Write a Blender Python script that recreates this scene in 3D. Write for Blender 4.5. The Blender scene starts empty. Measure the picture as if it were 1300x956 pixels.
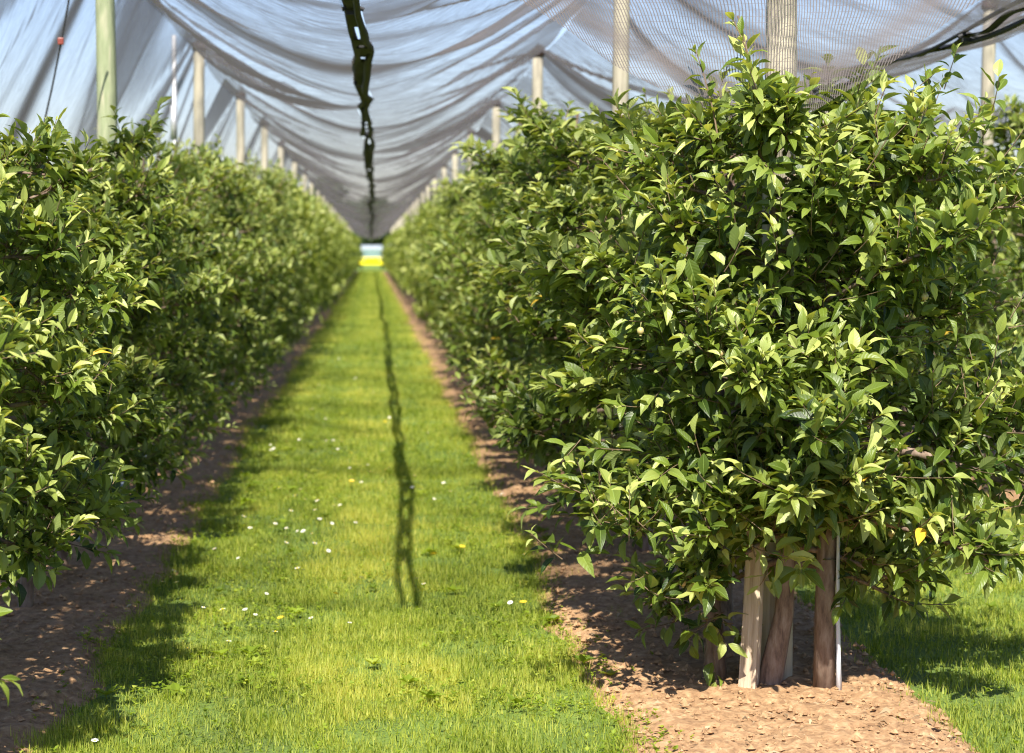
import bpy, math, random
import numpy as np
R = math.radians
random.seed(7)
rng = np.random.default_rng(11)
S = bpy.context.scene
COL = S.collection
EYE = 1.6

# ------------------------------------------------------------------ materials
def new_mat(name):
    m = bpy.data.materials.new(name); m.use_nodes = True
    nt = m.node_tree; nt.nodes.clear()
    return m, nt, nt.nodes, nt.links

def nd(N, t, **k):
    n = N.new(t)
    for a, v in k.items():
        if a.startswith('i_'):
            n.inputs[a[2:].replace('_', ' ')].default_value = v
        else:
            setattr(n, a, v)
    return n

def ramp(N, stops):
    r = N.new('ShaderNodeValToRGB')
    e = r.color_ramp.elements
    e[0].position, e[0].color = stops[0][0], (*stops[0][1], 1)
    e[1].position, e[1].color = stops[-1][0], (*stops[-1][1], 1)
    for p, c in stops[1:-1]:
        x = e.new(p); x.color = (*c, 1)
    return r

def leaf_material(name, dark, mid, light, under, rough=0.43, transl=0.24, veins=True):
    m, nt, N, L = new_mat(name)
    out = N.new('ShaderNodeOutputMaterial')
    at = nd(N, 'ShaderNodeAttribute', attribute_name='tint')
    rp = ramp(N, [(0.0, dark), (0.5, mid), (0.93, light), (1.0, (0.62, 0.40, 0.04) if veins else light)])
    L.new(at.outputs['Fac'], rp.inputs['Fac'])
    col = rp.outputs['Color']
    pr = N.new('ShaderNodeBsdfPrincipled')
    if veins:
        uv = nd(N, 'ShaderNodeUVMap', uv_map='UVMap')
        sp = N.new('ShaderNodeSeparateXYZ'); L.new(uv.outputs['UV'], sp.inputs[0])
        ab = nd(N, 'ShaderNodeMath', operation='ABSOLUTE'); L.new(sp.outputs['X'], ab.inputs[0])
        # side veins: sin((v*2 - |u|)*k)
        m1 = nd(N, 'ShaderNodeMath', operation='MULTIPLY'); m1.inputs[1].default_value = 0.22
        L.new(ab.outputs[0], m1.inputs[0])
        s1 = nd(N, 'ShaderNodeMath', operation='SUBTRACT'); L.new(sp.outputs['Y'], s1.inputs[0]); L.new(m1.outputs[0], s1.inputs[1])
        m2 = nd(N, 'ShaderNodeMath', operation='MULTIPLY'); m2.inputs[1].default_value = 50.0
        L.new(s1.outputs[0], m2.inputs[0])
        si = nd(N, 'ShaderNodeMath', operation='SINE'); L.new(m2.outputs[0], si.inputs[0])
        mid_ = nd(N, 'ShaderNodeMapRange'); mid_.inputs['From Min'].default_value = 0.0; mid_.inputs['From Max'].default_value = 0.10
        mid_.inputs['To Min'].default_value = 0.55; mid_.inputs['To Max'].default_value = 0.0
        L.new(ab.outputs[0], mid_.inputs['Value'])
        mx0 = nd(N, 'ShaderNodeMix', data_type='RGBA'); mx0.inputs['B'].default_value = (0.26, 0.36, 0.10, 1)
        L.new(mid_.outputs[0], mx0.inputs['Factor']); L.new(col, mx0.inputs['A'])
        col = mx0.outputs['Result']
        bmp = nd(N, 'ShaderNodeBump', i_Strength=0.16, i_Distance=0.002)
        L.new(si.outputs[0], bmp.inputs['Height']); L.new(bmp.outputs[0], pr.inputs['Normal'])
    geo = N.new('ShaderNodeNewGeometry')
    mx = nd(N, 'ShaderNodeMix', data_type='RGBA'); mx.inputs['B'].default_value = (*under, 1)
    mu = nd(N, 'ShaderNodeMath', operation='MULTIPLY'); mu.inputs[1].default_value = 0.8
    L.new(geo.outputs['Backfacing'], mu.inputs[0]); L.new(mu.outputs[0], mx.inputs['Factor'])
    L.new(col, mx.inputs['A'])
    L.new(mx.outputs['Result'], pr.inputs['Base Color'])
    pr.inputs['Roughness'].default_value = rough
    pr.inputs['Specular IOR Level'].default_value = 0.38
    tr = N.new('ShaderNodeBsdfTranslucent')
    hs = nd(N, 'ShaderNodeMix', data_type='RGBA', blend_type='MULTIPLY'); hs.inputs['Factor'].default_value = 1
    hs.inputs['B'].default_value = (2.6, 2.3, 0.9, 1)
    L.new(rp.outputs['Color'], hs.inputs['A']); L.new(hs.outputs['Result'], tr.inputs['Color'])
    ms = N.new('ShaderNodeMixShader'); ms.inputs[0].default_value = transl
    L.new(pr.outputs[0], ms.inputs[1]); L.new(tr.outputs[0], ms.inputs[2])
    L.new(ms.outputs[0], out.inputs[0])
    return m

M = {}
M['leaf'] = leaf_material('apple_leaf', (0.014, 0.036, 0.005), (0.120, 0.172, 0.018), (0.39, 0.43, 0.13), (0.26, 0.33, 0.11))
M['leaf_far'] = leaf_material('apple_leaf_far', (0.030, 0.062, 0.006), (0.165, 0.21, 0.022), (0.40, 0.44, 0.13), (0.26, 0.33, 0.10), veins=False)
M['grass'] = leaf_material('grass_blade', (0.075, 0.125, 0.010), (0.20, 0.275, 0.016), (0.52, 0.50, 0.13), (0.27, 0.31, 0.04), rough=0.6, transl=0.35, veins=False)
M['far_tree_leaf'] = leaf_material('broadleaf', (0.02, 0.04, 0.012), (0.045, 0.08, 0.02), (0.08, 0.13, 0.03), (0.06, 0.09, 0.03), veins=False)

def noise_mat(name, c1, c2, scale=(1, 1, 1), nscale=8, rough=0.85, bump=0.4, bdist=0.01, detail=6, c3=None, coord='Object', metallic=0):
    m, nt, N, L = new_mat(name)
    out = N.new('ShaderNodeOutputMaterial'); pr = N.new('ShaderNodeBsdfPrincipled')
    tc = N.new('ShaderNodeTexCoord'); mp = N.new('ShaderNodeMapping')
    mp.inputs['Scale'].default_value = scale
    L.new(tc.outputs[coord], mp.inputs[0])
    nz = nd(N, 'ShaderNodeTexNoise', i_Scale=nscale, i_Detail=detail, i_Roughness=0.65)
    L.new(mp.outputs[0], nz.inputs['Vector'])
    st = [(0.3, c1), (0.7, c2)] if c3 is None else [(0.28, c1), (0.5, c2), (0.72, c3)]
    rp = ramp(N, st); L.new(nz.outputs['Fac'], rp.inputs['Fac'])
    L.new(rp.outputs[0], pr.inputs['Base Color'])
    pr.inputs['Roughness'].default_value = rough
    pr.inputs['Metallic'].default_value = metallic
    bp = nd(N, 'ShaderNodeBump', i_Strength=bump, i_Distance=bdist)
    L.new(nz.outputs['Fac'], bp.inputs['Height']); L.new(bp.outputs[0], pr.inputs['Normal'])
    L.new(pr.outputs[0], out.inputs[0])
    return m

M['bark'] = noise_mat('apple_bark', (0.045, 0.028, 0.02), (0.19, 0.13, 0.095), (1, 1, 0.25), 40, c3=(0.30, 0.24, 0.19))
M['twig'] = noise_mat('twig_bark', (0.10, 0.06, 0.035), (0.22, 0.16, 0.09), nscale=30, bump=0.1)
M['post'] = noise_mat('weathered_post', (0.25, 0.21, 0.15), (0.42, 0.38, 0.29), (1, 1, 0.06), 30, c3=(0.52, 0.47, 0.36), bump=0.6)
M['post_green'] = noise_mat('algae_post', (0.20, 0.22, 0.13), (0.29, 0.33, 0.19), (1, 1, 0.12), 22, c3=(0.46, 0.42, 0.31), bump=0.6)
M['stake'] = noise_mat('split_stake', (0.26, 0.18, 0.12), (0.50, 0.40, 0.29), (1, 1, 0.05), 50, c3=(0.62, 0.53, 0.41), bump=0.8)
M['soil'] = noise_mat('dry_soil', (0.16, 0.085, 0.038), (0.34, 0.20, 0.098), nscale=26, c3=(0.52, 0.34, 0.185), bump=0.7, bdist=0.02, detail=10)
M['debris'] = noise_mat('straw_debris', (0.22, 0.15, 0.08), (0.50, 0.40, 0.25), nscale=3, bump=0.1)
M['cap'] = noise_mat('post_cap', (0.05, 0.03, 0.025), (0.10, 0.06, 0.05), nscale=20, rough=0.5)
M['steel'] = noise_mat('galvanised', (0.45, 0.45, 0.46), (0.62, 0.62, 0.63), nscale=20, rough=0.45, metallic=0.5)
M['pipe'] = noise_mat('drip_pipe', (0.16, 0.20, 0.26), (0.24, 0.29, 0.37), nscale=6, rough=0.4, bump=0.05)
M['rope'] = noise_mat('black_cord', (0.012, 0.012, 0.014), (0.035, 0.035, 0.04), nscale=60, rough=0.7)
M['tape'] = noise_mat('grey_tape', (0.42, 0.44, 0.48), (0.68, 0.69, 0.72), (1, 1, .2), nscale=60, rough=0.35)
M['redplastic'] = noise_mat('red_plastic', (0.2, 0.035, 0.025), (0.26, 0.06, 0.04), nscale=20, rough=0.4)
M['pinkwood'] = noise_mat('pale_block', (0.45, 0.27, 0.2), (0.6, 0.4, 0.3), nscale=20)
M['white'] = noise_mat('white_petal', (0.75, 0.75, 0.72), (0.85, 0.85, 0.83), nscale=20, bump=0)
M['yellowflower'] = noise_mat('yellow_petal', (0.75, 0.5, 0.02), (0.85, 0.62, 0.03), nscale=20, bump=0)
M['vanyellow'] = noise_mat('yellow_paint', (0.86, 0.72, 0.0), (0.9, 0.78, 0.01), nscale=2, rough=0.35, bump=0)
M['vanwhite'] = noise_mat('white_paint', (0.20, 0.24, 0.27), (0.26, 0.30, 0.33), nscale=2, rough=0.3, bump=0)
M['tyre'] = noise_mat('tyre_rubber', (0.02, 0.02, 0.02), (0.04, 0.04, 0.04), nscale=20, rough=0.8)
M['glass'] = noise_mat('van_glass', (0.10, 0.17, 0.15), (0.16, 0.24, 0.21), nscale=3, rough=0.2, bump=0)
M['apple'] = noise_mat('young_apple', (0.20, 0.26, 0.06), (0.42, 0.40, 0.16), nscale=12, rough=0.35, bump=0, c3=(0.5, 0.30, 0.16))
M['hill'] = noise_mat('wooded_hill', (0.03, 0.05, 0.02), (0.08, 0.12, 0.04), nscale=0.05, bump=0.3)

# ground: green field, browner where bare
m, nt, N, L = new_mat('orchard_ground')
out = N.new('ShaderNodeOutputMaterial'); pr = N.new('ShaderNodeBsdfPrincipled')
tc = N.new('ShaderNodeTexCoord')
n1 = nd(N, 'ShaderNodeTexNoise', i_Scale=1.2, i_Detail=8, i_Roughness=0.7); L.new(tc.outputs['Object'], n1.inputs['Vector'])
n2 = nd(N, 'ShaderNodeTexNoise', i_Scale=45, i_Detail=6, i_Roughness=0.7); L.new(tc.outputs['Object'], n2.inputs['Vector'])
ad = nd(N, 'ShaderNodeMath', operation='ADD'); L.new(n1.outputs['Fac'], ad.inputs[0]); L.new(n2.outputs['Fac'], ad.inputs[1])
hf = nd(N, 'ShaderNodeMath', operation='MULTIPLY'); hf.inputs[1].default_value = 0.5; L.new(ad.outputs[0], hf.inputs[0])
rp = ramp(N, [(0.36, (0.075, 0.10, 0.018)), (0.5, (0.14, 0.22, 0.025)), (0.66, (0.25, 0.32, 0.05))])
L.new(hf.outputs[0], rp.inputs['Fac']); L.new(rp.outputs[0], pr.inputs['Base Color'])
pr.inputs['Roughness'].default_value = 0.9
bp = nd(N, 'ShaderNodeBump', i_Strength=0.8, i_Distance=0.03); L.new(n2.outputs['Fac'], bp.inputs['Height']); L.new(bp.outputs[0], pr.inputs['Normal'])
L.new(pr.outputs[0], out.inputs[0]); M['ground'] = m

# hail net: threads cover more of the view at a slant, as real woven threads do
def net_material(name, pattern, base_a=0.088, colour=(0.17, 0.155, 0.16)):
    m, nt, N, L = new_mat(name)
    out = N.new('ShaderNodeOutputMaterial')
    geo = N.new('ShaderNodeNewGeometry')
    at = nd(N, 'ShaderNodeAttribute', attribute_name='bunch')
    tc = N.new('ShaderNodeTexCoord')
    cr = nd(N, 'ShaderNodeTexNoise', i_Scale=5.0, i_Detail=6, i_Roughness=0.7, i_Distortion=1.2)
    mp = N.new('ShaderNodeMapping'); mp.inputs['Scale'].default_value = (0.8, 2.5, 1.2)
    L.new(tc.outputs['Object'], mp.inputs[0]); L.new(mp.outputs[0], cr.inputs['Vector'])
    crm = nd(N, 'ShaderNodeMapRange'); crm.inputs['From Min'].default_value = 0.35; crm.inputs['From Max'].default_value = 0.75
    crm.inputs['To Min'].default_value = base_a * 0.45; crm.inputs['To Max'].default_value = base_a * 1.9
    L.new(cr.outputs['Fac'], crm.inputs['Value'])
    a0 = nd(N, 'ShaderNodeMath', operation='ADD', use_clamp=True)
    L.new(crm.outputs[0], a0.inputs[0]); L.new(at.outputs['Fac'], a0.inputs[1])
    dp = nd(N, 'ShaderNodeVectorMath', operation='DOT_PRODUCT')
    L.new(geo.outputs['Normal'], dp.inputs[0]); L.new(geo.outputs['Incoming'], dp.inputs[1])
    ab = nd(N, 'ShaderNodeMath', operation='ABSOLUTE'); L.new(dp.outputs['Value'], ab.inputs[0])
    mxx = nd(N, 'ShaderNodeMath', operation='MAXIMUM'); mxx.inputs[1].default_value = 0.12; L.new(ab.outputs[0], mxx.inputs[0])
    inv = nd(N, 'ShaderNodeMath', operation='DIVIDE'); inv.inputs[0].default_value = 1.0; L.new(mxx.outputs[0], inv.inputs[1])
    om = nd(N, 'ShaderNodeMath', operation='SUBTRACT'); om.inputs[0].default_value = 1.0; L.new(a0.outputs[0], om.inputs[1])
    pw = nd(N, 'ShaderNodeMath', operation='POWER'); L.new(om.outputs[0], pw.inputs[0]); L.new(inv.outputs[0], pw.inputs[1])
    al = nd(N, 'ShaderNodeMath', operation='SUBTRACT'); al.inputs[0].default_value = 1.0; L.new(pw.outputs[0], al.inputs[1])
    alpha = al.outputs[0]
    if pattern:
        uv = nd(N, 'ShaderNodeUVMap', uv_map='UVMap')
        sp = N.new('ShaderNodeSeparateXYZ'); L.new(uv.outputs['UV'], sp.inputs[0])
        def lines(src, spacing, width):
            d = nd(N, 'ShaderNodeMath', operation='DIVIDE'); d.inputs[1].default_value = spacing; L.new(src, d.inputs[0])
            f = nd(N, 'ShaderNodeMath', operation='FRACT'); L.new(d.outputs[0], f.inputs[0])
            s = nd(N, 'ShaderNodeMath', operation='LESS_THAN'); s.inputs[1].default_value = width; L.new(f.outputs[0], s.inputs[0])
            return s.outputs[0]
        mxl = nd(N, 'ShaderNodeMath', operation='MAXIMUM')
        L.new(lines(sp.outputs['X'], 0.016, 0.36), mxl.inputs[0]); L.new(lines(sp.outputs['Y'], 0.024, 0.05), mxl.inputs[1])
        # alpha = lines + bunch
        m3 = nd(N, 'ShaderNodeMath', operation='MAXIMUM')
        sc = nd(N, 'ShaderNodeMath', operation='MULTIPLY'); sc.inputs[1].default_value = 0.85; L.new(mxl.outputs[0], sc.inputs[0])
        sb = nd(N, 'ShaderNodeMath', operation='MULTIPLY'); sb.inputs[1].default_value = 1.0; L.new(at.outputs['Fac'], sb.inputs[0])
        L.new(sc.outputs[0], m3.inputs[0]); L.new(sb.outputs[0], m3.inputs[1]); alpha = m3.outputs[0]
    df = nd(N, 'ShaderNodeBsdfDiffuse'); df.inputs['Color'].default_value = (*colour, 1)
    tl = nd(N, 'ShaderNodeBsdfTranslucent'); tl.inputs['Color'].default_value = (*colour, 1)
    mt = N.new('ShaderNodeMixShader'); mt.inputs[0].default_value = 0.3; L.new(df.outputs[0], mt.inputs[1]); L.new(tl.outputs[0], mt.inputs[2])
    tp = N.new('ShaderNodeBsdfTransparent')
    ms = N.new('ShaderNodeMixShader'); L.new(alpha, ms.inputs[0]); L.new(tp.outputs[0], ms.inputs[1]); L.new(mt.outputs[0], ms.inputs[2])
    L.new(ms.outputs[0], out.inputs[0])
    return m
M['net'] = net_material('hail_net', False)
M['net_side'] = net_material('side_net', False, base_a=0.042)
M['net_close'] = net_material('hail_net_mesh', True, colour=(0.17, 0.145, 0.14))

# ------------------------------------------------------------------ mesh helpers
def mesh_np(name, V, faces_flat, counts, mats, attr=None, uv=None, smooth=True, mat_idx=None):
    """V (n,3); faces_flat vertex indices; counts loop total per face."""
    me = bpy.data.meshes.new(name)
    V = np.asarray(V, dtype=np.float32); F = np.asarray(faces_flat, dtype=np.int32); C = np.asarray(counts, dtype=np.int32)
    me.vertices.add(len(V)); me.vertices.foreach_set('co', V.ravel())
    me.loops.add(len(F)); me.loops.foreach_set('vertex_index', F)
    me.polygons.add(len(C))
    st = np.concatenate([[0], np.cumsum(C)[:-1]]).astype(np.int32)
    me.polygons.foreach_set('loop_start', st)
    try: me.polygons.foreach_set('loop_total', C)
    except Exception: pass
    for mt in mats: me.materials.append(mt)
    if mat_idx is not None: me.polygons.foreach_set('material_index', np.asarray(mat_idx, dtype=np.int32))
    me.polygons.foreach_set('use_smooth', np.full(len(C), smooth))
    if uv is not None:
        ul = me.uv_layers.new(name='UVMap'); ul.data.foreach_set('uv', np.asarray(uv, dtype=np.float32)[F].ravel())
    if attr:
        for k, a in attr.items():
            at = me.attributes.new(k, 'FLOAT', 'POINT'); at.data.foreach_set('value', np.asarray(a, dtype=np.float32))
    me.update(calc_edges=True)
    return me

def link(name, me, parent=None, loc=(0, 0, 0), rot=(0, 0, 0)):
    o = bpy.data.objects.new(name, me); COL.objects.link(o)
    o.location = loc; o.rotation_euler = rot
    if parent: o.parent = parent
    return o

def tag(o, label=None, cat=None, group=None, kind=None):
    if label: o['label'] = label
    if cat: o['category'] = cat
    if group: o['group'] = group
    if kind: o['kind'] = kind
    return o

def empty(name, loc, label, cat, group=None, rz=0):
    o = bpy.data.objects.new(name, None); COL.objects.link(o); o.location = loc; o.rotation_euler = (0, 0, rz)
    o.empty_display_size = 0.1
    return tag(o, label, cat, group)

class MB:
    def __init__(s): s.v = []; s.f = []
    def add(s, V, F):
        b = len(s.v); s.v += [tuple(p) for p in V]; s.f += [tuple(i + b for i in q) for q in F]
    def tube(s, pts, rads, n=8, cap=True, jitter=0.0, rnd=random):
        pts = [np.array(p, float) for p in pts]
        if not hasattr(rads, '__len__'): rads = [rads] * len(pts)
        V = []; F = []
        ref = np.array([0, 0, 1.0]) if abs((pts[-1] - pts[0])[2]) < 0.8 * np.linalg.norm(pts[-1] - pts[0]) else np.array([1.0, 0, 0])
        for i, p in enumerate(pts):
            t = pts[min(i + 1, len(pts) - 1)] - pts[max(i - 1, 0)]; t /= np.linalg.norm(t) + 1e-9
            a = np.cross(t, ref); a /= np.linalg.norm(a) + 1e-9; b = np.cross(t, a)
            for k in range(n):
                th = 2 * math.pi * k / n; r = rads[i] * (1 + jitter * (rnd.random() - 0.5))
                V.append(p + r * (math.cos(th) * a + math.sin(th) * b))
        for i in range(len(pts) - 1):
            for k in range(n):
                F.append((i * n + k, i * n + (k + 1) % n, (i + 1) * n + (k + 1) % n, (i + 1) * n + k))
        if cap:
            F.append(tuple(range(n))[::-1]); F.append(tuple((len(pts) - 1) * n + k for k in range(n)))
        s.add(V, F)
    def box(s, c, d, rz=0):
        V = []
        for z in (-1, 1):
            for y in (-1, 1):
                for x in (-1, 1):
                    px, py = x * d[0] / 2, y * d[1] / 2
                    V.append((c[0] + px * math.cos(rz) - py * math.sin(rz), c[1] + px * math.sin(rz) + py * math.cos(rz), c[2] + z * d[2] / 2))
        s.add(V, [(0, 2, 3, 1), (4, 5, 7, 6), (0, 1, 5, 4), (2, 6, 7, 3), (0, 4, 6, 2), (1, 3, 7, 5)])
    def mesh(s, name, mat, smooth=True):
        F = [i for q in s.f for i in q]; C = [len(q) for q in s.f]
        me = mesh_np(name, np.array(s.v), F, C, [mat], smooth=smooth)
        return me

def bevel(me, w=0.01, seg=2):
    import bmesh
    bm = bmesh.new(); bm.from_mesh(me)
    bmesh.ops.bevel(bm, geom=list(bm.edges), offset=w, segments=seg, affect='EDGES', profile=0.6)
    bm.to_mesh(me); bm.free(); return me

def shade_auto(me): pass

# 1D/2D smooth noise
def vnoise2(x, y, seed=0):
    x = np.asarray(x, float); y = np.asarray(y, float)
    xi = np.floor(x).astype(np.int64); yi = np.floor(y).astype(np.int64)
    fx = x - xi; fy = y - yi; fx = fx * fx * (3 - 2 * fx); fy = fy * fy * (3 - 2 * fy)
    def h(a, b):
        n = (a * 374761393 + b * 668265263 + seed * 974634777) & 0x7fffffff
        n = ((n ^ (n >> 13)) * 1274126177) & 0x7fffffff
        return ((n ^ (n >> 16)) & 0xffff) / 65535.0
    return (h(xi, yi) * (1 - fx) + h(xi + 1, yi) * fx) * (1 - fy) + (h(xi, yi + 1) * (1 - fx) + h(xi + 1, yi + 1) * fx) * fy
def fbm(x, y, seed=0, oct=4):
    s = 0; a = 0.5
    for o in range(oct): s = s + a * vnoise2(x * 2 ** o, y * 2 ** o, seed + o); a *= 0.5
    return s

# ------------------------------------------------------------------ leaves
def leaf_template(ts, ws, fold, curl, wave=0.0, half_cols=1, twist=0.0):
    """leaf along +Y (length 1), normal +Z; the two halves are separate strips"""
    V = []; F = []; UV = []
    for side in (-1, 1):
        b = len(V)
        for i, (t, w) in enumerate(zip(ts, ws)):
            z0 = -curl * t * t; y0 = t * (1 - 0.25 * abs(curl) * t)
            for c in range(half_cols + 1):
                q = c / half_cols; x = side * w * q
                z = z0 + fold * w * q * (1.4 - 0.5 * q) + (wave * math.sin(t * 17 + side) * q if 0 < t < 1 else 0)
                tw = twist * t
                V.append((x * math.cos(tw), y0, z + x * math.sin(tw))); UV.append((side * q, t))
        n = half_cols + 1
        for i in range(len(ts) - 1):
            for c in range(half_cols):
                a, d = b + i * n + c, b + (i + 1) * n + c
                q = (a, a + 1, d + 1, d) if side > 0 else (a + 1, a, d, d + 1)
                F.append(q)
    return np.array(V), F, np.array(UV)

TS = [0.0, 0.14, 0.32, 0.52, 0.74, 0.9, 1.0]; WS = [0.012, 0.105, 0.18, 0.195, 0.14, 0.06, 0.004]
def tset(ts, ws, hc):
    r = []
    for fold, curl, wave, tw in [(0.5, 0.18, 0.012, 0.15), (0.7, 0.32, 0.015, -0.35), (0.4, 0.5, 0.02, 0.3), (0.95, 0.22, 0.01, -0.15), (0.6, 0.62, 0.02, 0.5), (0.3, -0.05, 0.02, 0.0)]:
        r.append(leaf_template(ts, ws, fold, curl, wave, hc, tw))
    return r
T_HD = tset(TS, WS, 2)
T_MID = tset([0, 0.2, 0.55, 1.0], [0.01, 0.15, 0.19, 0.004], 1)
T_LO = tset([0, 0.45, 1.0], [0.02, 0.25, 0.01], 1)

class Leaves:
    def __init__(s): s.P = []; s.D = []; s.Nn = []; s.L = []; s.T = []; s.W = []
    def add(s, p, d, n, l, t, w=1.0): s.P.append(p); s.D.append(d); s.Nn.append(n); s.L.append(l); s.T.append(t); s.W.append(w)
    def mesh(s, name, templates, mat, rg):
        P = np.array(s.P); D = np.array(s.D); Nn = np.array(s.Nn); Ls = np.array(s.L); T = np.array(s.T); W = np.array(s.W)
        D /= np.linalg.norm(D, axis=1, keepdims=True) + 1e-9
        X = np.cross(D, Nn); X /= np.linalg.norm(X, axis=1, keepdims=True) + 1e-9
        Z = np.cross(X, D)
        pick = rg.integers(0, len(templates), len(P))
        Vs = []; Fs = []; Cs = []; As = []; Us = []; base = 0
        for k, (tv, tf, tu) in enumerate(templates):
            idx = np.where(pick == k)[0]
            if not len(idx): continue
            a = Ls[idx][:, None, None]
            V = P[idx][:, None, :] + a * (tv[None, :, 0:1] * X[idx][:, None, :] * W[idx][:, None, None] + tv[None, :, 1:2] * D[idx][:, None, :] + tv[None, :, 2:3] * Z[idx][:, None, :])
            m = len(tv)
            ff = np.array(tf)  # quads
            F = (ff.ravel()[None, :] + (base + np.arange(len(idx)) * m)[:, None]).ravel()
            Vs.append(V.reshape(-1, 3)); Fs.append(F); Cs.append(np.full(len(idx) * len(tf), 4))
            As.append(np.repeat(T[idx], m)); Us.append(np.tile(tu, (len(idx), 1)))
            base += len(idx) * m
        return mesh_np(name, np.concatenate(Vs), np.concatenate(Fs), np.concatenate(Cs), [mat], {'tint': np.concatenate(As)}, np.concatenate(Us), smooth=True)

def unit(v):
    v = np.asarray(v, float); return v / (np.linalg.norm(v) + 1e-9)

def shoot(LV, TW, rg, p, d, length, leafsz, spacing, young=0.0, r0=0.003):
    """a leafy shoot: curved twig, leaves spiralling round it, rosette at the tip"""
    d = unit(d); pts = [p]; n = max(3, int(length / 0.05)); q = np.array(p, float); dd = d.copy()
    bend = rg.normal(0, 0.045, 3) + np.array([0, 0, 0.07])
    for i in range(n):
        dd = unit(dd + bend); q = q + dd * length / n; pts.append(q.copy())
    if TW is not None: TW.append((pts, r0))
    pts = np.array(pts)
    az = rg.random() * 6.28; nl = max(4, int(length / spacing))
    vig = rg.normal(0, 0.12)
    for i in range(nl):
        f = (i + rg.random() * 0.6) / nl; f = min(f, 1.0) ** 0.85
        x = f * n; k = min(int(x), n - 1); c = pts[k] + (pts[k + 1] - pts[k]) * (x - k)
        ax = unit(pts[k + 1] - pts[k]); az += 2.4 + rg.normal(0, 0.25)
        a = unit(np.cross(ax, [0.3, 0.2, 1.0])); b = np.cross(ax, a)
        rad = math.cos(az) * a + math.sin(az) * b
        op = (1.12 - 0.8 * f ** 2) + rg.normal(0, 0.2)
        ld = unit(ax * math.cos(op) + rad * math.sin(op) + np.array([0, 0, 0.10 - 0.22 * rg.random()]) * (1 - f * 0.7))
        nm = ax * 0.5 - rad * 0.25 + np.array([-0.05, -0.05, 0.95]) + rg.normal(0, 0.30, 3)
        sz = leafsz * (0.75 + 0.5 * math.sin(math.pi * min(f * 0.85 + 0.12, 1))) * (0.52 + 0.58 * rg.random()) * (0.5 if f > 0.93 else 1)
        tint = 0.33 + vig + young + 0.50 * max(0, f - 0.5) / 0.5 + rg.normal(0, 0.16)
        pet = 0.18 * sz
        LV.add(c + ld * pet, ld, nm, sz, 1.0 if rg.random() < 0.0015 else float(np.clip(tint, 0.02, 0.93)), 0.85 + 0.45 * rg.random())

def env_halfwidth(z, H, wscale=1.0, tall=False):
    f = (z - 0.4) / (H - 0.4)
    f = min(max(f, 0), 1)
    return wscale * np.interp(f, [0, 0.1, 0.35, 0.6, 0.85, 1.0], [0.28, 0.46, 0.58, 0.56, 0.42, 0.2])

def tube_np(paths, n=4):
    """merge many thin tapered tubes"""
    Vs = []; Fs = []; base = 0
    for pts, r0 in paths:
        pts = np.array(pts, float); k = len(pts)
        t = np.gradient(pts, axis=0); t /= np.linalg.norm(t, axis=1, keepdims=True) + 1e-9
        ref = np.array([0.31, 0.2, 0.93]) if abs(t[0, 2]) < 0.8 else np.array([1.0, 0.1, 0])
        a = np.cross(t, ref); a /= np.linalg.norm(a, axis=1, keepdims=True) + 1e-9; b = np.cross(t, a)
        rr = np.asarray(r0) if hasattr(r0, '__len__') else np.linspace(r0, r0 * 0.45, k)
        th = np.arange(n) * 2 * math.pi / n
        V = pts[:, None, :] + rr[:, None, None] * (np.cos(th)[None, :, None] * a[:, None, :] + np.sin(th)[None, :, None] * b[:, None, :])
        Vs.append(V.reshape(-1, 3))
        for i in range(k - 1):
            for j in range(n):
                Fs += [base + i * n + j, base + i * n + (j + 1) % n, base + (i + 1) * n + (j + 1) % n, base + (i + 1) * n + j]
        base += k * n
    return np.concatenate(Vs), Fs

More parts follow.
